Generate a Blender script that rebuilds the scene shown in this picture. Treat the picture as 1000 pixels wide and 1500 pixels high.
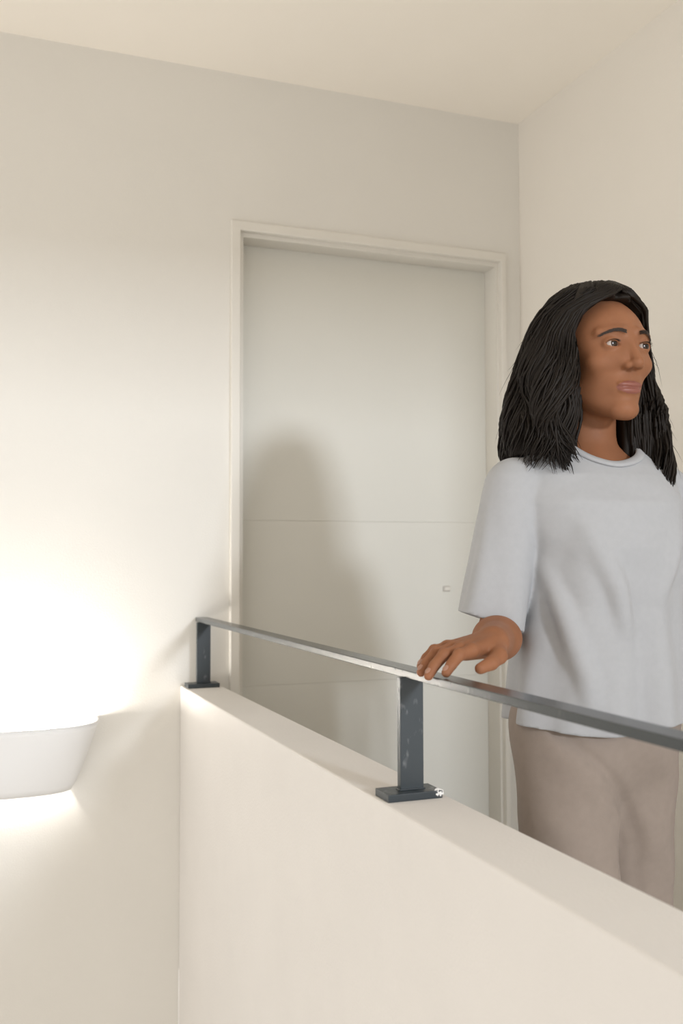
import bpy, bmesh, math, random
import numpy as np
from mathutils import Vector, Matrix

for o in list(bpy.data.objects):
    bpy.data.objects.remove(o, do_unlink=True)
SC = bpy.context.scene
COL = SC.collection
random.seed(7)
RNG = np.random.default_rng(7)

# ------------------------------------------------------------------ camera
PITCH, ROLL, YAW, FPX = 0.0451, -0.0021, 0.369, 1449.8
cam_d = bpy.data.cameras.new('camera')
cam = bpy.data.objects.new('camera', cam_d)
COL.objects.link(cam)
fw = Vector((math.sin(YAW), math.cos(YAW), 0)); rt = Vector((math.cos(YAW), -math.sin(YAW), 0)); up = Vector((0, 0, 1))
f2 = fw * math.cos(PITCH) + up * math.sin(PITCH); u2 = up * math.cos(PITCH) - fw * math.sin(PITCH)
r3 = rt * math.cos(ROLL) + u2 * math.sin(ROLL); u3 = u2 * math.cos(ROLL) - rt * math.sin(ROLL)
cam.matrix_world = Matrix(((r3.x, u3.x, -f2.x, -0.8107), (r3.y, u3.y, -f2.y, -2.7589), (r3.z, u3.z, -f2.z, 1.1354), (0, 0, 0, 1)))
cam_d.sensor_fit = 'HORIZONTAL'
cam_d.sensor_width = 24.0
cam_d.lens = FPX * 24.0 / 1000.0
cam_d.clip_start = 0.02
cam_d.dof.use_dof = True
cam_d.dof.focus_distance = 1.75
cam_d.dof.aperture_fstop = 4.5
SC.camera = cam

# ------------------------------------------------------------------ world, daylight, exposure
w = bpy.data.worlds.new('world'); SC.world = w
w.use_nodes = True
bg = w.node_tree.nodes['Background']
bg.inputs[0].default_value = (1.0, 0.952, 0.895, 1)
bg.inputs[1].default_value = 1.14

def area(name, loc, target, sx, sy, power, color):
    d = bpy.data.lights.new(name, 'AREA'); d.shape = 'RECTANGLE'; d.size = sx; d.size_y = sy
    d.energy = power; d.color = color
    o = bpy.data.objects.new(name, d); COL.objects.link(o); o.location = loc
    o.rotation_euler = (Vector(target) - Vector(loc)).to_track_quat('-Z', 'Y').to_euler()
    return o
# daylight coming down the landing through the opening behind the camera
area('daylight', (1.13, -8.0, 2.32), (0.1, 0, 1.4), 0.70, 0.55, 265, (0.86, 0.92, 1.0))

SC.view_settings.view_transform = 'Standard'
SC.view_settings.look = 'None'
SC.view_settings.gamma = 1.0
SC.view_settings.use_curve_mapping = False
SC.view_settings.exposure = 0.0

# ------------------------------------------------------------------ materials
def mat(name, color, rough=0.8, metal=0.0, spec=0.5, noise=0.0, nscale=60, bump=0.0, bscale=200, sub=0.0, emit=None, sheen=0.0):
    m = bpy.data.materials.new(name); m.use_nodes = True
    nt = m.node_tree; b = nt.nodes['Principled BSDF']
    b.inputs['Base Color'].default_value = (*color, 1)
    b.inputs['Roughness'].default_value = rough
    b.inputs['Metallic'].default_value = metal
    b.inputs['Specular IOR Level'].default_value = spec
    if sub:
        b.inputs['Subsurface Weight'].default_value = sub
        b.inputs['Subsurface Radius'].default_value = (1.0, 0.35, 0.2)
        b.inputs['Subsurface Scale'].default_value = 0.01
    if sheen:
        b.inputs['Sheen Weight'].default_value = sheen
    if emit:
        b.inputs['Emission Color'].default_value = (*emit[0], 1)
        b.inputs['Emission Strength'].default_value = emit[1]
    tc = nt.nodes.new('ShaderNodeTexCoord')
    if noise:
        n = nt.nodes.new('ShaderNodeTexNoise'); n.inputs['Scale'].default_value = nscale; n.inputs['Detail'].default_value = 4
        r = nt.nodes.new('ShaderNodeValToRGB')
        r.color_ramp.elements[0].position = 0.3; r.color_ramp.elements[1].position = 0.7
        r.color_ramp.elements[0].color = (*[c * (1 - noise) for c in color], 1)
        r.color_ramp.elements[1].color = (*[min(1, c * (1 + noise)) for c in color], 1)
        nt.links.new(tc.outputs['Object'], n.inputs['Vector']); nt.links.new(n.outputs['Fac'], r.inputs[0])
        nt.links.new(r.outputs[0], b.inputs['Base Color'])
    if bump:
        n2 = nt.nodes.new('ShaderNodeTexNoise'); n2.inputs['Scale'].default_value = bscale; n2.inputs['Detail'].default_value = 3
        bp = nt.nodes.new('ShaderNodeBump'); bp.inputs['Strength'].default_value = bump; bp.inputs['Distance'].default_value = 0.002
        nt.links.new(tc.outputs['Object'], n2.inputs['Vector']); nt.links.new(n2.outputs['Fac'], bp.inputs['Height'])
        nt.links.new(bp.outputs[0], b.inputs['Normal'])
    return m

M_WALL = mat('wall_paint', (0.75, 0.73, 0.685), 0.9, spec=0.2, noise=0.012, nscale=3, bump=0.25, bscale=260)
M_CEIL = mat('ceiling_paint', (0.92, 0.875, 0.80), 0.95, spec=0.1, noise=0.01, nscale=3)
M_SIDE = mat('side_wall_paint', (0.80, 0.765, 0.705), 0.92, spec=0.15, noise=0.01, nscale=3, bump=0.2, bscale=260)
M_PARA = mat('parapet_plaster', (0.775, 0.748, 0.715), 0.85, spec=0.2, noise=0.015, nscale=6, bump=0.3, bscale=180)
M_DOOR = mat('door_paint', (0.67, 0.66, 0.61), 0.55, spec=0.35, noise=0.01, nscale=4)
M_FRAME = mat('frame_paint', (0.73, 0.705, 0.65), 0.5, spec=0.35)
M_FLOOR = mat('floor_stone', (0.72, 0.68, 0.61), 0.5, noise=0.04, nscale=9)
M_PLASTER = mat('lamp_plaster', (0.75, 0.748, 0.742), 0.8, spec=0.2)
M_CHIP = mat('white_filler', (0.85, 0.84, 0.82), 0.9, bump=0.6, bscale=300)
M_NICKEL = mat('satin_nickel', (0.62, 0.6, 0.57), 0.3, metal=1.0)
M_DARKHOLE = mat('keyhole_dark', (0.03, 0.03, 0.03), 0.7)
M_BULB = mat('lamp_glow', (1, 1, 1), 0.5, emit=((1.0, 0.95, 0.89), 215.0))
M_SKIN = mat('brown_skin', (0.265, 0.112, 0.054), 0.58, spec=0.25, noise=0.06, nscale=40, sub=0.12)
M_LIP = mat('lip_skin', (0.23, 0.080, 0.058), 0.45, spec=0.45, sub=0.1)
M_NAIL = mat('nail_skin', (0.36, 0.19, 0.13), 0.35)
M_HAIR = mat('dark_hair', (0.011, 0.0075, 0.005), 0.55, spec=0.22)
M_SHIRT = mat('grey_jersey', (0.395, 0.40, 0.412), 0.95, spec=0.1, noise=0.02, nscale=90, bump=0.12, bscale=900, sheen=0.15)
M_PANTS = mat('taupe_twill', (0.285, 0.235, 0.20), 0.92, spec=0.1, noise=0.03, nscale=70, bump=0.12, bscale=800, sheen=0.1)
M_SHOE = mat('white_canvas', (0.7, 0.68, 0.64), 0.8)
M_SOLE = mat('rubber_sole', (0.55, 0.53, 0.5), 0.7)
M_BROW = mat('brow_hair', (0.03, 0.018, 0.012), 0.7)

def steel_mat(name, base, rough, specks):
    m = mat(name, base, rough, spec=0.6)
    nt = m.node_tree; b = nt.nodes['Principled BSDF']
    tc = nt.nodes.new('ShaderNodeTexCoord')
    n = nt.nodes.new('ShaderNodeTexNoise'); n.inputs['Scale'].default_value = 55; n.inputs['Detail'].default_value = 5
    r = nt.nodes.new('ShaderNodeValToRGB')
    r.color_ramp.elements[0].position = 0.60; r.color_ramp.elements[1].position = 0.74
    r.color_ramp.elements[0].color = (*base, 1); r.color_ramp.elements[1].color = (*[c + specks for c in base], 1)
    mp = nt.nodes.new('ShaderNodeMapping'); mp.inputs['Scale'].default_value = (1, 1, 0.45)
    nt.links.new(tc.outputs['Object'], mp.inputs[0]); nt.links.new(mp.outputs[0], n.inputs['Vector'])
    nt.links.new(n.outputs['Fac'], r.inputs[0]); nt.links.new(r.outputs[0], b.inputs['Base Color'])
    return m
M_RAIL = steel_mat('rail_steel', (0.035, 0.042, 0.045), 0.22, 0.03)
M_POST = steel_mat('post_steel', (0.020, 0.029, 0.035), 0.36, 0.16)

# eye: iris and pupil follow the eyeball itself (object space, looking along -Y)
def eye_mat():
    m = mat('eyeball', (0.42, 0.36, 0.32), 0.2)
    nt = m.node_tree; b = nt.nodes['Principled BSDF']
    tc = nt.nodes.new('ShaderNodeTexCoord'); sp = nt.nodes.new('ShaderNodeSeparateXYZ')
    nt.links.new(tc.outputs['Object'], sp.inputs[0])
    mr = nt.nodes.new('ShaderNodeMapRange'); mr.inputs[1].default_value = -0.012 * 1.08; mr.inputs[2].default_value = -0.0092 * 1.08
    nt.links.new(sp.outputs[1], mr.inputs[0])
    r = nt.nodes.new('ShaderNodeValToRGB'); r.color_ramp.interpolation = 'CONSTANT'
    e = r.color_ramp.elements; e[0].position = 0; e[0].color = (0.004, 0.003, 0.003, 1)
    e[1].position = 0.13; e[1].color = (0.03, 0.014, 0.007, 1)
    k = e.new(0.80); k.color = (0.42, 0.36, 0.32, 1)
    nt.links.new(mr.outputs[0], r.inputs[0]); nt.links.new(r.outputs[0], b.inputs['Base Color'])
    return m
M_EYE = eye_mat()

# ------------------------------------------------------------------ mesh helpers
def link_mesh(name, me, m, parent=None):
    o = bpy.data.objects.new(name, me); COL.objects.link(o)
    for mm in (m if isinstance(m, (list, tuple)) else [m]):
        me.materials.append(mm)
    if parent: o.parent = parent
    return o
def obj(name, bm, m, parent=None, smooth=False):
    bmesh.ops.recalc_face_normals(bm, faces=bm.faces)
    me = bpy.data.meshes.new(name); bm.to_mesh(me); bm.free()
    if smooth:
        for p in me.polygons: p.use_smooth = True
    return link_mesh(name, me, m, parent)
def add_box(bm, x0, x1, y0, y1, z0, z1, bev=0.0):
    g = bmesh.ops.create_cube(bm, size=1)
    vs = g['verts']
    bmesh.ops.scale(bm, verts=vs, vec=(x1 - x0, y1 - y0, z1 - z0))
    bmesh.ops.translate(bm, verts=vs, vec=((x0 + x1) / 2, (y0 + y1) / 2, (z0 + z1) / 2))
    if bev:
        es = list({e for v in vs for e in v.link_edges})
        bmesh.ops.bevel(bm, geom=es, offset=bev, segments=2, affect='EDGES', profile=0.5)
def box(name, x0, x1, y0, y1, z0, z1, m, parent=None, bev=0.0):
    bm = bmesh.new(); add_box(bm, x0, x1, y0, y1, z0, z1, bev); return obj(name, bm, m, parent)
def struct(o):
    o['kind'] = 'structure'; return o
def root(name, label, cat, loc=(0, 0, 0), group=None):
    o = bpy.data.objects.new(name, None); COL.objects.link(o); o.location = loc; o.empty_display_size = 0.1
    o['label'] = label; o['category'] = cat
    if group: o['group'] = group
    return o

# ------------------------------------------------------------------ setting
CZ = 2.5496
PX0, PX1, PZ = -0.2279, -0.121, 0.7768          # parapet
DX0, DX1, DZ = -0.047, 0.795, 2.070             # door opening (visible inner edge)
OX0, OX1, OZ = -0.075, 0.812, 2.090             # rough opening in the wall
XR, YREAR, XLEFT = 0.8796, -3.6, -3.2
struct(box('floor', PX1 - 0.03, XR + 0.15, -5.2, 0.3, -0.25, 0.0, M_FLOOR))
struct(box('floor.001', XLEFT, PX0, -5.2, 0.15, -2.85, -2.65, M_FLOOR))
struct(box('ceiling', XLEFT, XR + 0.15, -5.2, 0.3, CZ, CZ + 0.2, M_CEIL))
bm = bmesh.new()
def wall_poly(bm, pts, y0, y1):
    a = [bm.verts.new((x, y0, z)) for x, z in pts]; b = [bm.verts.new((x, y1, z)) for x, z in pts]
    bm.faces.new(a); bm.faces.new(b[::-1])
    for i in range(len(pts)):
        j = (i + 1) % len(pts); bm.faces.new((a[j], a[i], b[i], b[j]))
wall_poly(bm, [(XLEFT, -2.65), (PX0, -2.65), (PX0, 0), (OX0, 0), (OX0, OZ), (OX1, OZ), (OX1, 0), (XR, 0), (XR, CZ), (XLEFT, CZ)], 0, 0.16)
struct(obj('wall_back', bm, M_WALL))
struct(box('wall_right', XR, XR + 0.15, -2.3, 0.16, 0, CZ, M_SIDE))
bm = bmesh.new()
add_box(bm, PX0, PX1, -5.2, -0.0005, -2.65, PZ, 0.0035)
struct(obj('wall_parapet', bm, M_PARA))
# unseen wall strip behind the camera, placed to cut daylight off the upper wall
bm = bmesh.new()
wall_poly(bm, [(PX0, CZ), (PX0, 2.03), (1.9, 2.03), (1.9, CZ)], YREAR - 0.15, YREAR)
struct(obj('wall_rear', bm, M_WALL))
# baseboard along the right wall
struct(box('baseboard_right', XR - 0.012, XR, -2.3, -0.02, 0, 0.08, M_FRAME, bev=0.002))

# door: frame, leaf in horizontal panels, keyhole plate
d = bpy.data.objects.new('door_1', None); COL.objects.link(d); d.location = (0.374, 0.05, 0); struct(d)
def dchild(name, bm, m, parent=None, smooth=False):
    bmesh.ops.translate(bm, verts=bm.verts, vec=(-0.374, -0.05, 0))
    return obj(name, bm, m, parent or d, smooth)
def frame_profile():
    bm = bmesh.new()
    # profile points (offset outward from the opening, y), swept round left jamb, head, right jamb
    prof = [(0.0, 0.135), (0.0, 0.006), (0.013, 0.006), (0.013, -0.013), (0.0155, -0.015), (0.0385, -0.015), (0.041, -0.0125), (0.041, 0.0), (0.026, 0.0), (0.026, 0.135)]
    rings = []
    for k in range(4):
        ring = []
        for o_, y in prof:
            if k == 0: p = (DX0 - o_, y, 0)
            elif k == 1: p = (DX0 - o_, y, DZ + o_)
            elif k == 2: p = (DX1 + o_ * 0.62, y, DZ + o_)
            else: p = (DX1 + o_ * 0.62, y, 0)
            ring.append(bm.verts.new(p))
        rings.append(ring)
    n = len(prof)
    for a, b in zip(rings, rings[1:]):
        for i in range(n):
            j = (i + 1) % n; bm.faces.new((a[i], a[j], b[j], b[i]))
    bm.faces.new(rings[0]); bm.faces.new(rings[-1][::-1])
    return bm
dchild('door_frame', frame_profile(), M_FRAME)
LY = 0.080
bm = bmesh.new(); add_box(bm, DX0 - 0.002, DX0 + 0.012, LY + 0.045, 0.13, 0, DZ); add_box(bm, DX1 - 0.012, DX1 + 0.002, LY + 0.045, 0.13, 0, DZ)
add_box(bm, DX0, DX1, LY + 0.045, 0.13, DZ - 0.012, DZ + 0.002)
dchild('door_stop', bm, M_FRAME)
for a, b in ((0.006, 0.264), (0.264, 0.754), (0.754, 1.244), (1.244, DZ)):
    bm = bmesh.new(); add_box(bm, DX0 - 0.0, DX1 + 0.0, LY, LY + 0.04, a + 0.00012, b - 0.00012, 0.0007)
    dchild('door_panel', bm, M_DOOR)
bm = bmesh.new(); add_box(bm, 0.6335, 0.6585, LY - 0.003, LY + 0.004, 1.0240, 1.0410, 0.001)
kp = dchild('latch_plate', bm, M_NICKEL)
bm = bmesh.new(); add_box(bm, 0.6385, 0.6570, LY - 0.0042, LY - 0.002, 1.0275, 1.0375, 0.0008)
dchild('latch_cover', bm, M_FRAME).parent = kp

# ------------------------------------------------------------------ handrail
RX0, RX1, RZ = -0.1865, -0.1515, 0.966
hr = root('handrail', 'dark painted steel flat bar handrail standing on the white half wall', 'handrail', (-0.169, -1.4, PZ))
def hchild(name, bm, m, parent=None):
    bmesh.ops.translate(bm, verts=bm.verts, vec=(0.169, 1.4, -PZ))
    return obj(name, bm, m, parent or hr)
bm = bmesh.new(); add_box(bm, RX0, RX1, -3.5, -0.004, RZ - 0.0115, RZ, 0.0012); hchild('rail_bar', bm, M_RAIL)
for yp in (-0.052, -1.398, -2.75):
    bm = bmesh.new(); add_box(bm, -0.1935, -0.1555, yp - 0.006, yp + 0.006, PZ + 0.011, RZ - 0.0112, 0.0008)
    p = hchild('post', bm, M_POST)
    bm = bmesh.new(); add_box(bm, -0.2220, -0.1340, yp - 0.026, yp + 0.024, PZ, PZ + 0.0115, 0.0012)
    hchild('base_plate', bm, M_POST, p)
    bm = bmesh.new()                                      # weld bead at the foot of the post
    add_box(bm, -0.1955, -0.1535, yp - 0.008, yp + 0.008, PZ + 0.011, PZ + 0.0135, 0.001)
    hchild('weld_bead', bm, M_POST, p)
    if yp == -1.398:
        bm = bmesh.new()
        bmesh.ops.create_icosphere(bm, subdivisions=3, radius=1)
        for v in bm.verts:
            k = 1 + 0.25 * math.sin(9 * v.co.x + 5 * v.co.y) * math.cos(7 * v.co.z + 3 * v.co.x)
            v.co = Vector((-0.1400 + v.co.x * 0.0085 * k, yp - 0.0215 + v.co.y * 0.0058 * k, PZ + 0.0070 + v.co.z * 0.0060 * k))
        c = hchild('filler_blob', bm, M_CHIP, p); c['label'] = 'white filler smeared on the plate corner'

# ------------------------------------------------------------------ wall lamp
LX = -0.70
lamp = root('wall_lamp', 'lit white plaster up and down wall lamp left of the half wall', 'lamp', (LX, 0, 0.62))
def half_bowl():
    bm = bmesh.new(); n = 48; rows = 10
    def ring(a, dd, z, inset):
        out = []
        for i in range(n + 1):
            t = math.pi * i / n
            c, s = math.cos(t), math.sin(t); e = 2 / 3.1
            x = (a - inset) * math.copysign(abs(c) ** e, c); y = -(dd - inset) * abs(s) ** e
            out.append(bm.verts.new((x, y - 0.0005, z)))
        return out
    out_r, in_r = [], []
    for k in range(rows + 1):
        u = k / rows; z = -0.094 + 0.180 * u
        q = u ** 0.8
        a = 0.178 + (0.247 - 0.178) * q; dd = 0.100 + (0.168 - 0.100) * q
        out_r.append(ring(a, dd, z, 0)); in_r.append(ring(a, dd, z, 0.007))
    for R_ in (out_r, in_r):
        for a, b in zip(R_, R_[1:]):
            for i in range(n): bm.faces.new((a[i], a[i + 1], b[i + 1], b[i]))
    for a, b in ((out_r[0], in_r[0]), (out_r[-1], in_r[-1])):
        for i in range(n): bm.faces.new((a[i], a[i + 1], b[i + 1], b[i]))
    for i in (0, n):
        for k in range(rows): bm.faces.new((out_r[k][i], out_r[k + 1][i], in_r[k + 1][i], in_r[k][i]))
    return bm
obj('lamp_shade', half_bowl(), M_PLASTER, lamp, True)
bm = bmesh.new(); add_box(bm, -0.05, 0.05, -0.016, -0.0005, -0.05, 0.05, 0.002); obj('back_plate', bm, M_PLASTER, lamp)
bm = bmesh.new(); add_box(bm, -0.012, 0.012, -0.06, -0.012, -0.012, 0.012, 0.002); add_box(bm, -0.075, 0.075, -0.066, -0.056, -0.012, 0.012, 0.002); obj('lamp_holder', bm, M_PLASTER, lamp)
bm = bmesh.new(); n_ = 40; lo_ = []; hi_ = []          # added baffle low in the bowl; only a slot lets light down the wall
for i in range(n_ + 1):
    t = math.pi * i / n_; e_ = 2 / 3.1
    x_ = 0.176 * math.copysign(abs(math.cos(t)) ** e_, math.cos(t)); y_ = -max(0.034, 0.101 * abs(math.sin(t)) ** e_)
    lo_.append(bm.verts.new((x_, y_, -0.066))); hi_.append(bm.verts.new((x_, y_, -0.060)))
bm.faces.new(lo_); bm.faces.new(hi_[::-1])
for i in range(n_ + 1):
    j = (i + 1) % (n_ + 1); bm.faces.new((lo_[i], lo_[j], hi_[j], hi_[i]))
obj('lamp_baffle', bm, M_PLASTER, lamp)
for s in (-1, 1):
    bm = bmesh.new(); bmesh.ops.create_uvsphere(bm, u_segments=20, v_segments=12, radius=0.022)
    for v in bm.verts: v.co = Vector((v.co.x * 1.3 + s * 0.09, v.co.y - 0.068, v.co.z * 1.2 + 0.060))
    obj('bulb', bm, M_BULB, lamp, True)

# ------------------------------------------------------------------ signed distance modelling
class Field:
    """distance samples on a grid whose spacing may vary along each axis"""
    def __init__(s, xs, ys, zs, far=0.2):
        s.ax = [np.asarray(a, np.float32) for a in (xs, ys, zs)]
        s.F = np.full([len(a) for a in s.ax], far, np.float32)
    def window(s, lo, hi):
        sl = []
        for a, l, h in zip(s.ax, lo, hi):
            i0 = max(0, int(np.searchsorted(a, l)) - 1); i1 = min(len(a), int(np.searchsorted(a, h)) + 1)
            if i1 <= i0: return None
            sl.append(slice(i0, i1))
        X, Y, Z = [a[q] for a, q in zip(s.ax, sl)]
        return tuple(sl), X[:, None, None], Y[None, :, None], Z[None, None, :]
    def apply(s, lo, hi, fn, k=0.0, op='u', pad=0.03):
        pad = max(pad, 3 * k)
        wdw = s.window([a - pad for a in lo], [a + pad for a in hi])
        if wdw is None: return
        sl, X, Y, Z = wdw
        dd = fn(X, Y, Z).astype(np.float32); F = s.F[sl]
        if op == 'u': s.F[sl] = smin(F, dd, k)
        elif op == 's': s.F[sl] = -smin(-F, dd, k)
        elif op == 'i': s.F[sl] = -smin(-F, -dd, k)
    def ball(s, c, r, k=0.0, op='u', rot=None):
        r = np.array([r] * 3 if np.isscalar(r) else r, float)
        m = max(r)
        s.apply([a - m for a in c], [a + m for a in c], lambda X, Y, Z: ellipsoid(X, Y, Z, c, r, rot), k, op)
    def cone(s, a, b, ra, rb, k=0.0, op='u'):
        m = max(ra, rb)
        s.apply([min(p, q) - m for p, q in zip(a, b)], [max(p, q) + m for p, q in zip(a, b)], lambda X, Y, Z: roundcone(X, Y, Z, a, b, ra, rb), k, op)
    def chain(s, pts, rs, k=0.0, op='u'):
        for i in range(len(pts) - 1): s.cone(pts[i], pts[i + 1], rs[i], rs[i + 1], k, op)
def smin(a, b, k):
    if k <= 0: return np.minimum(a, b)
    h = np.maximum(k - np.abs(a - b), 0) / k
    return np.minimum(a, b) - h * h * h * k / 6
def ellipsoid(X, Y, Z, c, r, rot=None):
    x, y, z = X - c[0], Y - c[1], Z - c[2]
    if rot is not None:
        R_ = np.array(rot.transposed())
        x, y, z = R_[0, 0] * x + R_[0, 1] * y + R_[0, 2] * z, R_[1, 0] * x + R_[1, 1] * y + R_[1, 2] * z, R_[2, 0] * x + R_[2, 1] * y + R_[2, 2] * z
    k0 = np.sqrt((x / r[0]) ** 2 + (y / r[1]) ** 2 + (z / r[2]) ** 2)
    k1 = np.sqrt((x / r[0] ** 2) ** 2 + (y / r[1] ** 2) ** 2 + (z / r[2] ** 2) ** 2) + 1e-9
    return k0 * (k0 - 1) / k1
def roundcone(X, Y, Z, a, b, ra, rb):
    a = np.asarray(a, float); b = np.asarray(b, float); ba = b - a; L2 = ba @ ba + 1e-12
    t = np.clip(((X - a[0]) * ba[0] + (Y - a[1]) * ba[1] + (Z - a[2]) * ba[2]) / L2, 0, 1)
    return np.sqrt((X - a[0] - t * ba[0]) ** 2 + (Y - a[1] - t * ba[1]) ** 2 + (Z - a[2] - t * ba[2]) ** 2) - (ra + (rb - ra) * t)
def axis(*segs):
    out = []
    for a, b, st in segs:
        n = max(1, int(round((b - a) / st))); out += list(np.linspace(a, b, n, endpoint=False))
    return np.array(out + [segs[-1][1]])
def surface(field, smooth_iter=0):
    F = field.F; S = F < 0
    nx, ny, nz = [n - 1 for n in F.shape]
    cnt = np.zeros((nx, ny, nz), np.int8)
    for i in (0, 1):
        for j in (0, 1):
            for k in (0, 1): cnt += S[i:nx + i, j:ny + j, k:nz + k]
    I = np.argwhere((cnt > 0) & (cnt < 8)); del cnt
    vid = np.full((nx, ny, nz), -1, np.int32); vid[I[:, 0], I[:, 1], I[:, 2]] = np.arange(len(I))
    acc = np.zeros((len(I), 3)); num = np.zeros(len(I))
    for axn in range(3):
        o1, o2 = [q for q in range(3) if q != axn]
        for u in (0, 1):
            for v in (0, 1):
                off = np.zeros(3, int); off[o1] = u; off[o2] = v
                a = I + off; b = a.copy(); b[:, axn] += 1
                fa = F[a[:, 0], a[:, 1], a[:, 2]]; fb = F[b[:, 0], b[:, 1], b[:, 2]]
                m = (fa < 0) != (fb < 0)
                t = np.where(m, fa / np.where(m, fa - fb, 1), 0)
                p = a.astype(float); p[:, axn] += t
                acc[m] += p[m]; num[m] += 1
    P = acc / num[:, None]
    V = np.stack([np.interp(P[:, q], np.arange(len(field.ax[q])), field.ax[q]) for q in range(3)], 1)
    quads = []
    for axn in range(3):
        o1, o2 = [(1, 2), (2, 0), (0, 1)][axn]
        A = [slice(None)] * 3; B = [slice(None)] * 3; A[axn] = slice(0, -1); B[axn] = slice(1, None)
        ch = S[tuple(A)] != S[tuple(B)]
        E_ = np.argwhere(ch)
        ok = (E_[:, o1] > 0) & (E_[:, o2] > 0) & (E_[:, o1] < F.shape[o1] - 1) & (E_[:, o2] < F.shape[o2] - 1)
        E_ = E_[ok]; ins = S[E_[:, 0], E_[:, 1], E_[:, 2]]
        def g(d1, d2):
            c = E_.copy(); c[:, o1] += d1; c[:, o2] += d2; return vid[c[:, 0], c[:, 1], c[:, 2]]
        q = np.stack([g(-1, -1), g(0, -1), g(0, 0), g(-1, 0)], 1)
        q[~ins] = q[~ins][:, ::-1]
        quads.append(q)
    Q = np.concatenate(quads); Q = Q[(Q >= 0).all(1)]
    if smooth_iter:
        e = np.concatenate([Q[:, [0, 1]], Q[:, [1, 2]], Q[:, [2, 3]], Q[:, [3, 0]]])
        deg = np.bincount(e.ravel(), minlength=len(V))[:, None].clip(1)
        for it in range(smooth_iter):
            for lam in (0.5, -0.52):
                sm = np.zeros_like(V)
                for q in range(3):
                    sm[:, q] = np.bincount(e[:, 0], V[e[:, 1], q], len(V)) + np.bincount(e[:, 1], V[e[:, 0], q], len(V))
                V = V + lam * (sm / deg - V)
    return V, Q
def np_mesh(name, V, Q):
    me = bpy.data.meshes.new(name)
    me.vertices.add(len(V)); me.vertices.foreach_set('co', np.ascontiguousarray(V, np.float32).ravel())
    n = Q.shape[1]
    me.loops.add(Q.size); me.loops.foreach_set('vertex_index', np.ascontiguousarray(Q, np.int32).ravel())
    me.polygons.add(len(Q)); me.polygons.foreach_set('loop_start', np.arange(0, Q.size, n, dtype=np.int32))
    me.polygons.foreach_set('use_smooth', np.ones(len(Q), bool))
    me.update(); me.validate()
    return me

# ------------------------------------------------------------------ the woman (local frame: faces -Y, her left is +X, feet on z = 0)
PW = Vector((0.285, -1.22, 0.0))
HC = np.array((0.0, -0.022, 1.499))               # centre of the head
HS = 1.08
def H(x, y, z): return (HC[0] + x * HS, HC[1] + y * HS, HC[2] + z * HS)

body = Field(axis((-0.52, -0.15, 0.0022), (-0.15, -0.10, 0.006), (-0.10, 0.10, 0.002), (0.10, 0.34, 0.007)),
             axis((-0.34, 0.13, 0.0022), (0.13, 0.26, 0.008)),
             axis((0.0, 0.94, 0.010), (0.94, 1.06, 0.0021), (1.06, 1.36, 0.007), (1.36, 1.66, 0.0019)))
# trunk
body.ball((0, 0.005, 0.90), (0.132, 0.092, 0.12))
body.ball((0, 0.0, 1.03), (0.125, 0.088, 0.14), 0.06)
body.ball((0, 0.0, 1.18), (0.145, 0.098, 0.15), 0.06)
for s in (-1, 1):
    body.ball((s * 0.068, -0.075, 1.17), (0.058, 0.05, 0.058), 0.03)
    body.cone((0, 0.015, 1.300), (s * 0.150, 0.012, 1.262), 0.046, 0.040, 0.05)
    body.ball((s * 0.062, 0.042, 0.87), (0.068, 0.066, 0.08), 0.03)
# neck
body.cone((0, 0.030, 1.29), (0, 0.012, 1.42), 0.053, 0.050, 0.035)
for s in (-1, 1):
    body.cone((s * 0.052, 0.02, 1.43), (s * 0.014, -0.022, 1.30), 0.011, 0.009, 0.018)   # neck tendons
    body.cone((s * 0.015, -0.035, 1.303), (s * 0.12, -0.008, 1.306), 0.010, 0.008, 0.014)  # collar bones
# legs: right one half a step ahead
LEG = {-1: [(-0.078, 0.0, 0.82), (-0.092, -0.055, 0.46), (-0.095, -0.035, 0.085)], 1: [(0.078, 0.01, 0.82), (0.085, 0.035, 0.47), (0.085, 0.115, 0.085)]}
for s, p in LEG.items():
    body.chain(p, (0.074, 0.050, 0.036), 0.03)
    body.ball((p[1][0], p[1][1] + 0.025, 0.33), (0.048, 0.052, 0.12), 0.04)
    body.cone((p[2][0], p[2][1] + 0.02, 0.06), (p[2][0] + s * 0.012, p[2][1] - 0.13, 0.045), 0.034, 0.026, 0.02)
# arms
SH = {-1: (-0.160, 0.012, 1.262), 1: (0.160, 0.012, 1.262)}
ELB, WR = (-0.205, 0.000, 0.992), (-0.343, -0.226, 1.008)
body.cone(SH[-1], ELB, 0.044, 0.032, 0.02); body.cone(ELB, WR, 0.035, 0.0235, 0.03)
_f = np.array(ELB) * 0.72 + np.array(WR) * 0.28
body.ball(tuple(_f), (0.041, 0.041, 0.036), 0.03)
EL2, WR2 = (0.225, 0.035, 1.03), (0.235, -0.02, 0.80)
body.cone(SH[1], EL2, 0.044, 0.036, 0.02); body.cone(EL2, WR2, 0.036, 0.024, 0.012)
# left hand, hanging
body.cone(WR2, (0.236, -0.035, 0.735), 0.022, 0.026, 0.02)
for i, (dy, L) in enumerate(((-0.030, 0.07), (-0.012, 0.08), (0.008, 0.075), (0.026, 0.06))):
    a = (0.236, -0.035 + dy, 0.715); b = (0.230, -0.040 + dy, 0.715 - L * 0.5); c = (0.216, -0.042 + dy, 0.715 - L)
    body.chain([a, b, c], (0.0095, 0.0085, 0.0075), 0.004)
body.chain([(0.226, -0.05, 0.77), (0.212, -0.072, 0.735), (0.205, -0.078, 0.705)], (0.012, 0.010, 0.008), 0.006)
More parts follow.
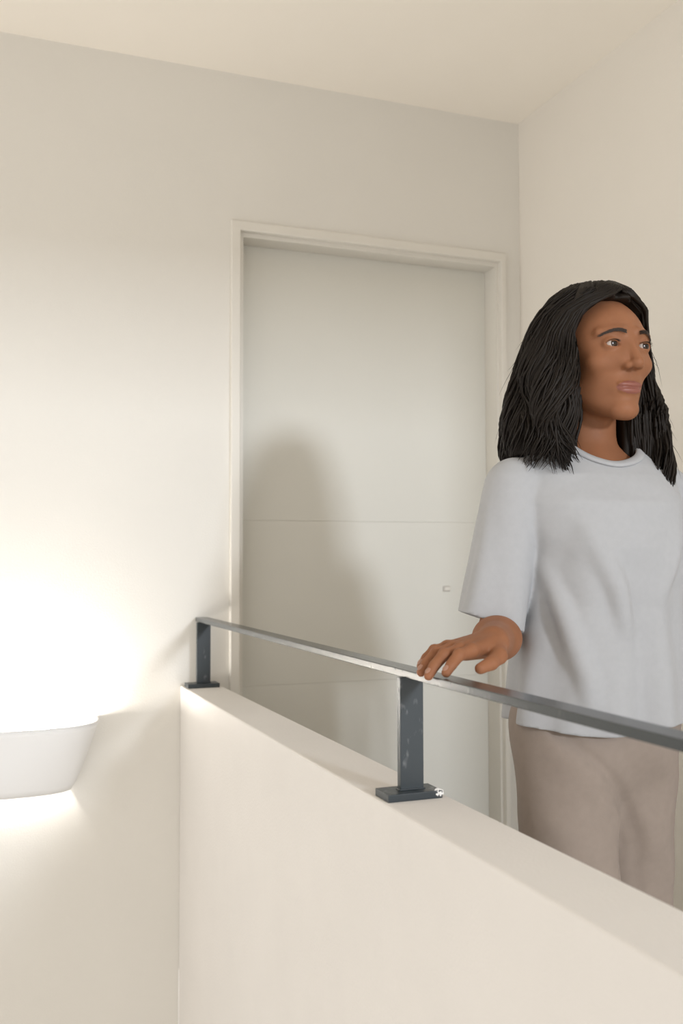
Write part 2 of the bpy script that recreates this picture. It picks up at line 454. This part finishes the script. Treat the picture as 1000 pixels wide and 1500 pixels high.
# right hand resting on the rail: palm over the bar, fingers across it, thumb behind
hd = np.array((-0.955, -0.296, 0.0)); hs = np.array((0.296, -0.955, 0.0)); hz = np.array((0, 0, 1.0))
W_ = np.array(WR)
def hp(f, s, z): return tuple(W_ + hd * f + hs * s + np.array((0, 0, z)))
for s, L in ((0.027, 0.074), (0.009, 0.079), (-0.009, 0.076), (-0.026, 0.069)):
    body.cone(hp(0.006, s * 0.55, -0.002), hp(L, s, -0.008), 0.0165, 0.0105, 0.012)
body.cone(hp(0.02, 0.0, -0.008), hp(0.06, 0.0, -0.012), 0.016, 0.013, 0.014)
NAILS = []
for s, sp, L, l1, l2, l3 in ((0.028, 0.006, 0.076, 0.036, 0.021, 0.017), (0.009, 0.002, 0.081, 0.041, 0.024, 0.018), (-0.0105, -0.003, 0.077, 0.038, 0.022, 0.017), (-0.029, -0.009, 0.069, 0.029, 0.017, 0.015)):
    k = np.array(hp(L, s, -0.009)); dr = hd + hs * (sp / 0.06); dr /= np.linalg.norm(dr)
    def st(p, ang, l): return p + (dr * math.cos(ang) - hz * math.sin(ang)) * l
    p1 = st(k, 0.10, l1 * 0.8); p2 = st(p1, 0.62, l2); p3 = st(p2, 0.85, l3)
    zmin = 0.966 + 0.0075
    for p in (p1, p2, p3):
        if p[0] > -0.474: p[2] = max(p[2], zmin)
    body.chain([tuple(k), tuple(p1), tuple(p2), tuple(p3)], (0.0103, 0.0088, 0.0080, 0.0068), 0.0025)
    body.ball(tuple(k + hz * 0.002), 0.0108, 0.005); body.ball(tuple(p1 + hz * 0.0008), 0.0092, 0.003)
    NAILS.append((p2 * 0.25 + p3 * 0.75, dr * math.cos(0.8) - hz * math.sin(0.8)))
t0 = hp(0.016, 0.018, -0.008); t1 = hp(0.040, 0.047, -0.016); t2 = hp(0.066, 0.056, -0.024); t3 = hp(0.088, 0.056, -0.030)
body.chain([t0, t1], (0.016, 0.0125), 0.010); body.chain([t1, t2, t3], (0.0118, 0.0100, 0.0080), 0.004)
NAILS.append((np.array(t2) * 0.3 + np.array(t3) * 0.7, (np.array(t3) - np.array(t2)) / np.linalg.norm(np.array(t3) - np.array(t2))))
# head
class Head:
    def ball(self, c, r, k=0.0, op='u'):
        body.ball(c, np.array([r] * 3 if np.isscalar(r) else r) * HS, k * HS, op)
    def cone(self, a, b, ra, rb, k=0.0, op='u'):
        body.cone(a, b, ra * HS, rb * HS, k * HS, op)
head = Head()
head.ball(H(0, 0.022, 0.030), (0.071, 0.088, 0.082), 0.02)
head.ball(H(0, -0.030, 0.012), (0.061, 0.058, 0.070), 0.03)
head.ball(H(0, -0.028, -0.045), (0.052, 0.052, 0.058), 0.03)
for s in (-1, 1):
    head.cone(H(s * 0.047, 0.004, -0.055), H(s * 0.012, -0.062, -0.096), 0.018, 0.014, 0.03)
    head.ball(H(s * 0.038, -0.056, -0.020), (0.022, 0.020, 0.018), 0.025)
    head.cone(H(s * 0.014, -0.083, 0.030), H(s * 0.046, -0.066, 0.027), 0.007, 0.007, 0.016)
    head.cone(H(s * 0.007, -0.080, 0.010), H(s * 0.0125, -0.085, -0.020), 0.008, 0.0095, 0.012)
    head.ball(H(s * 0.021, -0.072, -0.014), (0.014, 0.014, 0.018), 0.018)
    head.ball(H(s * 0.070, 0.012, -0.008), (0.009, 0.017, 0.029), 0.008)
head.ball(H(0, -0.071, -0.097), (0.018, 0.014, 0.013), 0.022)
head.ball(H(0, -0.068, -0.062), (0.026, 0.018, 0.022), 0.02)
for s in (-1, 1):
    head.ball(H(s * 0.032, -0.097, 0.009), (0.017, 0.015, 0.0105), 0.014, 's')
head.cone(H(0, -0.082, 0.018), H(0, -0.1035, -0.024), 0.0062, 0.0088, 0.012)
head.ball(H(0, -0.104, -0.0265), (0.0092, 0.0085, 0.0082), 0.008)
for s in (-1, 1):
    head.ball(H(s * 0.0115, -0.0935, -0.0285), (0.0068, 0.0085, 0.0062), 0.006)
    head.ball(H(s * 0.006, -0.100, -0.0375), (0.0032, 0.0045, 0.0035), 0.003, 's')
# eyelids
EYE = {s: np.array(H(s * 0.031, -0.0735, 0.0075)) for s in (-1, 1)}
for s in (-1, 1):
    e = EYE[s]
    head.ball(tuple(e), (0.0146, 0.0136, 0.0132), 0.006)
    head.ball(tuple(e + HS * np.array((0, -0.012, -0.0004))), (0.0128, 0.013, 0.0043), 0.0015, 's')
# mouth
head.ball(H(0, -0.0825, -0.0580), (0.0235, 0.0075, 0.0050), 0.006)
head.ball(H(0, -0.0818, -0.0680), (0.0205, 0.0080, 0.0060), 0.006)
head.ball(H(0, -0.0905, -0.0628), (0.024, 0.0065, 0.0010), 0.002, 's')
head.ball(H(0, -0.090, -0.0475), (0.0034, 0.004, 0.007), 0.005, 's')
V, Q = surface(body, 2)
me = np_mesh('person', V, Q)
person = link_mesh('person', me, [M_SKIN, M_LIP])
person.location = PW
person['label'] = 'woman with wavy dark shoulder-length hair walking past the door, hand on the rail'
person['category'] = 'person'
C_ = (V[Q].mean(1) - HC) / HS
lip = (((C_[:, 0] / 0.0235) ** 2 + ((C_[:, 2] + 0.0628) / 0.0108) ** 2) < 1) & (C_[:, 1] < -0.073)
me.polygons.foreach_set('material_index', lip.astype(np.int32)); me.update()

# nails
for p, dr in NAILS:
    bm = bmesh.new(); bmesh.ops.create_uvsphere(bm, u_segments=12, v_segments=8, radius=1)
    dr = Vector(dr).normalized(); sd = dr.cross(Vector((0, 0, 1))).normalized(); nn = sd.cross(dr).normalized()
    if nn.z < 0: nn = -nn
    for v in bm.verts:
        c = v.co.copy(); v.co = Vector(p) + dr * c.x * 0.0058 + sd * c.y * 0.0046 + nn * (c.z * 0.0016 + 0.0062)
    obj('fingernail', bm, M_NAIL, person, True)
# eyes, brows, lashes
for s in (-1, 1):
    bm = bmesh.new(); bmesh.ops.create_uvsphere(bm, u_segments=32, v_segments=24, radius=0.0120)
    bmesh.ops.scale(bm, verts=bm.verts, vec=(HS, HS, HS))
    eo = obj('eye', bm, M_EYE, person, True); eo.location = EYE[s]
    eo.rotation_euler = (0, 0, 0.10)
    bm = bmesh.new()
    for i in range(34):                                   # brow hairs
        u = i / 33; x = s * (0.013 + 0.036 * u); z = 0.0235 + 0.0065 * math.sin(math.pi * min(1, u * 0.85 + 0.12)) - 0.0035 * u
        y = -0.0935 + 0.020 * u ** 1.8
        for j in range(4):
            a = Vector(H(x, y, z + (j - 1.5) * 0.0016 * (1 - 0.6 * u) + random.uniform(-.0006, .0006)))
            b = a + Vector((s * 0.0055, 0.0022 + 0.002 * u, 0.0022 * (1 - 1.4 * u)))
            add = [bm.verts.new(a + Vector((0, 0, -0.0006))), bm.verts.new(a + Vector((0, -0.0006, 0.0006))), bm.verts.new(a + Vector((0, 0.0012, 0.0006)))]
            tip = bm.verts.new(b); bm.faces.new(add)
            for q in range(3): bm.faces.new((add[q], add[(q + 1) % 3], tip))
    obj('eyebrow', bm, M_BROW, person)
    bm = bmesh.new()
    for i in range(22):                                   # upper lashes
        u = i / 21 * 2 - 1
        x = 0.0122 * u; zz = 0.0048 * math.sqrt(max(0, 1 - u * u))
        base = Vector(EYE[s]) + HS * Vector((x, -math.sqrt(max(0, 0.0136 ** 2 - x * x * 0.9)) * 0.97, zz))
        tip = base + Vector((u * 0.003, -0.0045, 0.0022))
        q = [bm.verts.new(base + Vector(o_)) for o_ in ((-0.0005, 0, 0), (0.0005, 0, 0), (0, 0.0002, 0.0011))]
        t = bm.verts.new(tip); bm.faces.new(q)
        for k in range(3): bm.faces.new((q[k], q[(k + 1) % 3], t))
    obj('eyelashes', bm, M_BROW, person)

# ------------------------------------------------------------------ shirt
def smooth_noise(X, Y, Z, seed, f):
    r = np.random.default_rng(seed); out = 0
    for i in range(7):
        k = r.normal(size=3) * f; ph = r.uniform(0, 6.28); out = out + np.sin(k[0] * X + k[1] * Y + k[2] * Z + ph)
    return out / 7
sh = Field(axis((-0.36, 0.36, 0.0034)), axis((-0.26, 0.24, 0.0034)), axis((0.77, 1.385, 0.0034)))
_, X, Y, Z = sh.window((-9, -9, -9), (9, 9, 9))
XYZ_S = (X, Y, Z)
zz = np.array([0.74, 0.84, 0.95, 1.05, 1.15, 1.23, 1.28, 1.315, 1.34, 1.37])
aa = np.array([0.174, 0.168, 0.158, 0.150, 0.152, 0.165, 0.166, 0.142, 0.100, 0.05])
bb = np.array([0.142, 0.139, 0.132, 0.128, 0.132, 0.120, 0.098, 0.078, 0.066, 0.05])
yy = np.array([0.0, 0.0, -0.003, -0.006, -0.012, -0.006, 0.004, 0.012, 0.017, 0.02])
A = np.interp(Z, zz, aa); B = np.interp(Z, zz, bb); Y0 = np.interp(Z, zz, yy)
q = (np.abs(X / A) ** 2.3 + np.abs((Y - Y0) / B) ** 2.3) ** (1 / 2.3)
T = (q - 1) * np.minimum(A, B) * 0.9
SL = {-1: ((-0.162, 0.008, 1.258), (-0.226, 0.004, 0.98)), 1: ((0.160, 0.008, 1.258), (0.232, 0.028, 0.98))}
def fold(F, pts, r_, k=0.026):
    P_ = [np.array(p, float) for p in pts]; m_ = len(P_); n = 4 * m_
    tt = np.linspace(0, m_ - 1, n); P_ = np.stack([np.interp(tt, range(m_), [p[c] for p in P_]) for c in range(3)], 1)
    w_ = 1 - np.sin(np.pi * np.linspace(0, 1, n)); rad_ = np.hypot(P_[:, 0], P_[:, 1])[:, None]
    P_[:, :2] -= P_[:, :2] / rad_ * (0.016 * w_ ** 1.5)[:, None]
    pts = list(P_)
    for i in range(n - 1):
        u0, u1 = i / (n - 1), (i + 1) / (n - 1)
        F = smin(F, roundcone(X, Y, Z, pts[i], pts[i + 1], r_ * (0.25 + 0.75 * math.sin(math.pi * u0)), r_ * (0.25 + 0.75 * math.sin(math.pi * u1))), k)
    return F
TORSO = T
# hanging folds: verticalish ridges on the body, diagonal pulls from the shoulders, waves at the hem
ang = np.arctan2(X, -(Y - Y0))
low = np.clip((1.20 - Z) / 0.36, 0, 1)
T = T - low * 0.0055 * (np.sin(ang * 7 + 5 * Z + 0.6) + 0.6 * np.sin(ang * 11 - 4 * Z + 2))
T = T - 0.0045 * smooth_noise(X, Y, Z, 5, 26) - 0.0015 * smooth_noise(X, Y, Z, 9, 60)
for pts, r_ in (([(-0.12, -0.06, 1.25), (-0.085, -0.112, 1.17), (-0.05, -0.134, 1.08), (-0.03, -0.138, 0.99)], 0.013),
                ([(0.115, -0.065, 1.24), (0.08, -0.115, 1.16), (0.045, -0.136, 1.06)], 0.013),
                ([(-0.145, -0.04, 1.14), (-0.125, -0.085, 1.04), (-0.10, -0.115, 0.93), (-0.095, -0.12, 0.86)], 0.013)):
    T = fold(T, pts, r_)
core_torso, hollow = T, np.full(T.shape, 9.0, np.float32)
for s, zc in ((-1, 1.020), (1, 1.02)):
    a, b = [np.array(p) for p in SL[s]]; n_ = (b - a) / np.linalg.norm(b - a); n_ = n_ + np.array((0.10 * s, 0.10, 0)); n_ /= np.linalg.norm(n_)
    c = a + (b - a) * ((a[2] - zc) / (a[2] - b[2]))
    pl = (X - c[0]) * n_[0] + (Y - c[1]) * n_[1] + (Z - c[2]) * n_[2]
    ax_ = np.arctan2(X - c[0], Y - c[1])
    sl = roundcone(X, Y, Z, tuple(a), tuple(b + (b - a) * 0.35), 0.054, 0.066)
    sl = sl - 0.004 * np.sin(ax_ * 4 + 9 * Z) * np.clip((1.24 - Z) / 0.2, 0, 1) - 0.004 * smooth_noise(X, Y, Z, 31 + s, 30)
    hollow = np.minimum(hollow, sl + 0.0085)              # hollow of the sleeve, open below
    T = smin(T, np.maximum(sl, pl), 0.014)
sh.F = np.maximum(T, -np.minimum(core_torso + 0.0085, hollow)).astype(np.float32)
hem = 0.835 + 0.006 * np.sin(ang * 3)
sh.F = np.maximum(sh.F, hem - Z)
T_SOLID = np.broadcast_to(T, sh.F.shape)
# neck opening, wide and shallow
nk = np.sqrt((X / 0.083) ** 2 + ((Y + 0.005) / 0.073) ** 2) - 1
neck_d = nk * 0.075
cut = np.maximum(neck_d + np.clip((1.292 - Z), 0, 1) * 1.6, 1.27 - Z)
sh.F = np.maximum(sh.F, -cut)
Vs, Qs = surface(sh, 3)
shirt = link_mesh('t_shirt', np_mesh('t_shirt', Vs, Qs), M_SHIRT, person)
# ribbed band round the neck opening
bm = bmesh.new(); ring = []
ths = np.linspace(0, 2 * math.pi, 73)[:-1]; zs_ = []
for th in ths:
    x, y = 0.083 * math.cos(th), -0.005 + 0.073 * math.sin(th)
    i_ = np.searchsorted(sh.ax[0], x); j_ = np.searchsorted(sh.ax[1], y)
    col = T_SOLID[i_, j_, :]; k_ = np.nonzero(col < 0)[0]
    zs_.append(sh.ax[2][k_[-1]] if len(k_) else 1.30)
zs_ = np.array(zs_)
for it in range(6): zs_ = (np.roll(zs_, 1) + zs_ + np.roll(zs_, -1)) / 3
for th, z in zip(ths, zs_):
    row = []
    for k in range(8):
        q_ = 2 * math.pi * k / 8; dr_ = 0.0085 * math.cos(q_); dz_ = 0.0048 * math.sin(q_)
        row.append(bm.verts.new(((0.085 + dr_) * math.cos(th), -0.005 + (0.075 + dr_) * math.sin(th), z - 0.003 + dz_ - dr_ * 0.45)))
    ring.append(row)
for a, b in zip(ring, ring[1:] + ring[:1]):
    for k in range(8): bm.faces.new((a[k], a[(k + 1) % 8], b[(k + 1) % 8], b[k]))
obj('collar_band', bm, M_SHIRT, shirt, True)
shirt['label'] = 'loose light grey tee with wide neckline and elbow-length sleeves'

# ------------------------------------------------------------------ trousers
tr = Field(axis((-0.21, 0.21, 0.0042)), axis((-0.20, 0.26, 0.0042)), axis((0.05, 1.01, 0.0050)))
_, X, Y, Z = tr.window((-9, -9, -9), (9, 9, 9))
T = ellipsoid(X, Y, Z, (0, 0.006, 0.90), (0.145, 0.112, 0.16))
T = smin(T, ellipsoid(X, Y, Z, (0, 0.008, 0.82), (0.154, 0.117, 0.13)), 0.04)
for s, p in LEG.items():
    L_ = roundcone(X, Y, Z, (p[0][0] * 0.92, p[0][1] - 0.005, 0.83), p[1], 0.092, 0.082)
    L_ = smin(L_, roundcone(X, Y, Z, p[1], (p[2][0], p[2][1], 0.06), 0.082, 0.078), 0.03)
    T = smin(T, L_, 0.05)
front = np.clip(-(Y + 0.02) / 0.06, 0, 1)              # soft pulls running from the hip towards the inseam
T = T - 0.0035 * front * np.sin(52 * (0.70 * X + 0.72 * Z) + 0.8) * np.clip((0.86 - Z) / 0.08, 0, 1) * np.clip((Z - 0.45) / 0.15, 0, 1)
T = T - 0.0025 * np.sin(70 * X + 9 * Z) * np.clip((0.70 - Z) / 0.2, 0, 1)
T = T - 0.004 * smooth_noise(X, Y, Z, 21, 24) - 0.0012 * smooth_noise(X, Y, Z, 22, 60)
def crease(pts, depth, width):
    dd = None
    for p, q in zip(pts, pts[1:]):
        e = roundcone(X, 0 * Y, Z, (p[0], 0, p[1]), (q[0], 0, q[1]), 0, 0); dd = e if dd is None else np.minimum(dd, e)
    return depth * np.exp(-(dd / width) ** 2) * front
T = T + crease([(-0.13, 0.835), (-0.094, 0.799), (-0.04, 0.748), (0.016, 0.691), (0.041, 0.636), (0.050, 0.50)], 0.010, 0.014)
T = T + crease([(-0.06, 0.735), (-0.005, 0.690), (0.02, 0.62)], 0.005, 0.010)
tr.F = np.maximum(np.maximum(T, Z - 0.985), 0.075 - Z).astype(np.float32)
Vt, Qt = surface(tr, 3)
trs = link_mesh('trousers', np_mesh('trousers', Vt, Qt), M_PANTS, person)
trs['label'] = 'loose taupe trousers'

# ------------------------------------------------------------------ shoes
for s, p in LEG.items():
    f = Field(axis((-0.06, 0.06, 0.004)), axis((-0.19, 0.10, 0.004)), axis((-0.01, 0.13, 0.004)))
    f.cone((0, 0.04, 0.045), (0.004 * s, -0.125, 0.034), 0.042, 0.034, 0.02); f.ball((0, 0.03, 0.075), (0.045, 0.055, 0.045), 0.03)
    f.ball((0.006 * s, -0.09, 0.032), (0.048, 0.075, 0.032), 0.02)
    f.F = np.maximum(f.F, 0.014 - f.ax[2][None, None, :])
    a, b = surface(f, 2); a = a + np.array((p[2][0], p[2][1], 0))
    so = link_mesh('shoe', np_mesh('shoe', a, b), M_SHOE, person)
    g = Field(axis((-0.07, 0.07, 0.004)), axis((-0.20, 0.12, 0.004)), axis((-0.006, 0.03, 0.002)))
    _, X, Y, Z = g.window((-9, -9, -9), (9, 9, 9))
    prof = smin(roundcone(X, Y, 0 * Z, (0, 0.045, 0), (0.006 * s, -0.11, 0), 0.043, 0.049), roundcone(X, Y, 0 * Z, (0, 0, 0), (0, -0.05, 0), 0.036, 0.042), 0.02)
    g.F = np.maximum(np.maximum(prof, Z - 0.020), -Z).astype(np.float32)
    a, b = surface(g, 0); a = a + np.array((p[2][0], p[2][1], 0))
    o = link_mesh('sole', np_mesh('sole', a, b), M_SOLE, so)

# ------------------------------------------------------------------ hair
# azimuth phi: 0 = face, negative = her right; radius of the hair mass by height below the crown
TOP = 0.128
def hair_radius(phi, z):
    """outer radius of the hair (from the head axis shifted back) at azimuth phi, height z relative to the head centre"""
    right = np.clip(-np.sin(phi), 0, 1); left = np.clip(np.sin(phi), 0, 1); back = np.clip(-np.cos(phi), 0, 1)
    rr = np.interp(z, [-0.30, -0.24, -0.18, -0.12, -0.05, 0.02, 0.07, 0.10, 0.118, TOP], [0.158, 0.164, 0.166, 0.160, 0.146, 0.122, 0.099, 0.073, 0.044, 0.0])
    rl = np.interp(z, [-0.30, -0.24, -0.18, -0.12, -0.05, 0.02, 0.07, 0.10, 0.118, TOP], [0.150, 0.152, 0.146, 0.136, 0.122, 0.104, 0.089, 0.067, 0.042, 0.0])
    rb = np.interp(z, [-0.30, -0.24, -0.18, -0.12, -0.05, 0.02, 0.07, 0.10, 0.118, TOP], [0.120, 0.128, 0.134, 0.136, 0.132, 0.122, 0.103, 0.077, 0.047, 0.0])
    rf = np.interp(z, [-0.30, -0.05, 0.02, 0.07, 0.10, 0.118, TOP], [0.10, 0.105, 0.105, 0.100, 0.077, 0.047, 0.0])
    wr, wl, wb, wf = right ** 2, left ** 2, back ** 2, np.clip(np.cos(phi), 0, 1) ** 2
    return rr * wr + rl * wl + rb * wb + rf * wf
HSX, HSZ = 1.03, 1.07
HAX = HC + np.array((0.0, 0.022, 0.012))
def hair_pt(phi, z, sc=1.0):
    r = hair_radius(phi, z / HSZ) * sc * HSX
    return np.array((HAX[0] + r * math.sin(phi), HAX[1] - r * math.cos(phi), HAX[2] + z))
hb = Field(axis((-0.20, 0.16, 0.0036)), axis((-0.15, 0.17, 0.0036)), axis((1.22, 1.66, 0.0036)))
_, X, Y, Z = hb.window((-9, -9, -9), (9, 9, 9))
phi = np.arctan2(X - HAX[0], -(Y - HAX[1])); zz_ = Z - HAX[2] + 0 * X
r = np.sqrt((X - HAX[0]) ** 2 + (Y - HAX[1]) ** 2)
Rm = hair_radius(phi + 0 * Z, zz_ / HSZ + 0 * phi) * HSX
T = (r + 0 * Z) - Rm * 0.94
T = np.maximum(T * 0.8, Z - HAX[2] - TOP * HSZ + 0.004)
# strand-like grooves running down the mass
T = T + 0.0035 * np.sin(phi * 26 + 3 * np.sin(22 * zz_ + 2 * np.sin(phi * 3))) + 0.003 * np.sin(phi * 11 + 2 * np.sin(15 * zz_ + 1))
# face opening: narrow hairline at the top, widening to the cheeks, hair covers the right ear
rgt = np.interp(zz_, [-0.30, -0.14, -0.05, 0.02, 0.06, 0.085, 0.1], [0.92, 0.94, 0.95, 0.93, 0.78, 0.35, 0.0])
lft = np.interp(zz_, [-0.30, -0.14, -0.05, 0.02, 0.06, 0.085, 0.1], [0.88, 1.02, 1.25, 1.22, 1.02, 0.55, 0.0])
back_ = 0.15 * np.clip((0.05 - zz_) / 0.08, 0, 1)          # the mass stays behind the loose locks
op = np.maximum(phi - lft - back_, -rgt - back_ - phi) * np.maximum(r, 0.05)
op = np.maximum(op, zz_ - 0.084)
T = -smin(-T, op, 0.012)
# hollow for neck and shoulders beneath
T = -smin(-T, roundcone(X, Y, Z, (0, 0.015, 1.20), (0, 0.0, 1.42), 0.060, 0.056), 0.01)
bot = np.interp(phi, [-3.15, -2.4, -1.6, -1.0, 0, 0.7, 1.2, 1.8, 2.6, 3.15], [-0.19, -0.20, -0.195, -0.185, -0.2, -0.262, -0.25, -0.21, -0.19, -0.19])
T = np.maximum(T, bot - zz_)
hb.F = T.astype(np.float32)
Vh, Qh = surface(hb, 1)
# loose locks laid over the mass, following it from the parting down
HV, HQ = [Vh], [Qh]; base = len(Vh)
def lock(pts, rad, sides=5):
    global base
    pts = [Vector(p) for p in pts]; n = len(pts); vs = []
    for i, p in enumerate(pts):
        t = (pts[min(i + 1, n - 1)] - pts[max(i - 1, 0)]).normalized()
        a = t.cross(Vector((0.13, 0.21, 0.97))).normalized(); b = t.cross(a)
        u = i / (n - 1); rr = rad * (0.55 + 0.45 * min(1, u * 4)) * (1 - max(0, (u - 0.6) / 0.4) ** 1.6 * 0.92)
        for k in range(sides):
            q = 2 * math.pi * k / sides; vs.append(p + a * math.cos(q) * rr + b * math.sin(q) * rr * 0.75)
    HV.append(np.array([tuple(v) for v in vs]))
    f = [(base + i * sides + k, base + i * sides + (k + 1) % sides, base + (i + 1) * sides + (k + 1) % sides, base + (i + 1) * sides + k) for i in range(n - 1) for k in range(sides)]
    HQ.append(np.array(f)); base += len(vs)
PART = 0.30                                              # parting lies a little to her left
def limits(z):
    rg = float(np.interp(z, [-0.30, -0.14, -0.05, 0.02, 0.06, 0.085, 0.1], [0.92, 0.94, 0.95, 0.93, 0.78, 0.35, 0.0]))
    lf = float(np.interp(z, [-0.30, -0.14, -0.05, 0.02, 0.06, 0.085, 0.1], [0.88, 1.02, 1.25, 1.22, 1.02, 0.55, 0.0]))
    return rg, lf
def wave(p, z, q):
    return (1.0 if p < 0 else 0.6) * math.sin((31 if p < 0 else 23) * z + 2.3 * math.sin(5.0 * p + 1.0) + 1.3 * math.sin(11 * p) + q)
for i in range(1700):
    side = -1 if random.random() < 0.58 else 1
    ph = random.uniform(0.0, 1.0) ** 1.25
    p0 = side * (0.85 + 2.3 * ph)
    end = float(np.interp(p0, [-3.15, -2.4, -1.6, -1.0, 0, 0.7, 1.2, 1.8, 2.6, 3.15], [-0.19, -0.20, -0.20, -0.185, -0.2, -0.268, -0.255, -0.21, -0.19, -0.19]))
    end += 0.016 * math.sin(7 * p0) + 0.010 * math.sin(17 * p0 + 1) - random.uniform(-0.022, 0.020)
    top = random.uniform(0.02, TOP * HSZ - 0.004) if random.random() < 0.62 else random.uniform(-0.12, 0.08)
    sc = random.uniform(0.93, 1.015) if random.random() < 0.72 else random.uniform(0.62, 0.95)
    if sc < 0.9: top = min(top, 0.0)
    amp = random.uniform(0.10, 0.20); q_ = random.uniform(-0.5, 0.5); wob = random.uniform(0, 6.28)
    n = 18; pts = []
    for j in range(n):
        u = j / (n - 1); z = top + (end - top) * u ** 0.9
        rg, lf = limits(z); lo = rg if side < 0 else lf
        p_ = side * (lo + (3.14 - lo) * ph); fall = min(1.0, max(0.0, (0.075 - z) / 0.15))
        s2 = sc + 0.050 * wave(p_, z, q_ + 1.6) * fall + 0.010 * math.sin(wob + 40 * z)
        p_ += amp * wave(p_, z, q_) * fall * 0.9 + 0.03 * math.sin(wob * 1.3 + 55 * z) * fall
        if u > 0.8: s2 -= 0.07 * (u - 0.8) / 0.2 * (0.5 + 0.5 * math.sin(wob))
        pts.append(hair_pt(p_, z, s2))
    lock(pts, random.uniform(0.0014, 0.0038))
for i in range(320):                                     # inner locks beside face and neck
    side = -1 if random.random() < 0.5 else 1
    ph = random.uniform(0.0, 0.07); sc = random.uniform(0.50, 0.98) if side > 0 else random.uniform(0.52, 0.97)
    top = random.uniform(-0.10, -0.03) if sc < 0.85 else random.uniform(-0.06, 0.05)
    end = (-0.215 if side < 0 else -0.268) + random.uniform(-0.025, 0.025); wob = random.uniform(0, 6.28); pts = []
    for j in range(12):
        u = j / 11; z = top + (end - top) * u; rg, lf = limits(z); lo = rg if side < 0 else lf
        pts.append(hair_pt(side * (lo + 0.02 + (3.14 - lo) * ph + 0.07 * math.sin(wob * 0.4 + 34 * z) + 0.03 * math.sin(wob + 60 * z)), z, sc + 0.02 * math.sin(wob + 45 * z)))
    lock(pts, random.uniform(0.0016, 0.0036))
for i in range(260):                                     # hair combed down both sides from the parting, along the hairline
    side = -1 if random.random() < 0.62 else 1
    q_ = random.uniform(0.0, 0.42) ** 1.1; z1 = random.uniform(-0.05, 0.03); wob = random.uniform(0, 6.28); sc = random.uniform(0.985, 1.03); pts = []
    z0 = TOP * HSZ - random.uniform(0.006, 0.016)
    for j in range(14):
        u = j / 13; z = z0 + (z1 - z0) * u ** 1.35
        rg, lf = limits(z); lo = rg if side < 0 else lf
        f_ = min(1.0, u * 3.2)
        a_ = PART * (1 - f_) + side * (max(lo, 0.12) - 0.03 + q_) * f_
        pts.append(hair_pt(a_ + 0.02 * math.sin(wob + 30 * z), z, sc + 0.01 * math.sin(wob + 40 * z) + (0.03 if u < 0.3 else 0)))
    lock(pts, random.uniform(0.0016, 0.0034))
for i in range(70):                                      # fine flyaways
    side = -1 if random.random() < 0.6 else 1
    ph = random.uniform(0.02, 0.8); top = random.uniform(-0.12, 0.10); end = top - random.uniform(0.06, 0.14)
    end = max(end, -0.235); wp = random.uniform(0, 6.28); grow = random.uniform(0.04, 0.16)
    pts = []
    for j in range(10):
        u = j / 9; z = top + (end - top) * u; rg, lf = limits(z); lo = rg if side < 0 else lf
        pts.append(hair_pt(side * (lo + (3.14 - lo) * ph) + 0.12 * math.sin(wp + u * 5), z, 0.99 + grow * u ** 1.5))
    lock(pts, 0.0006, 3)
hair = link_mesh('hair', np_mesh('hair', np.concatenate(HV), np.concatenate(HQ)), M_HAIR, person)
hair['label'] = 'wavy dark brown hair down to the shoulders'
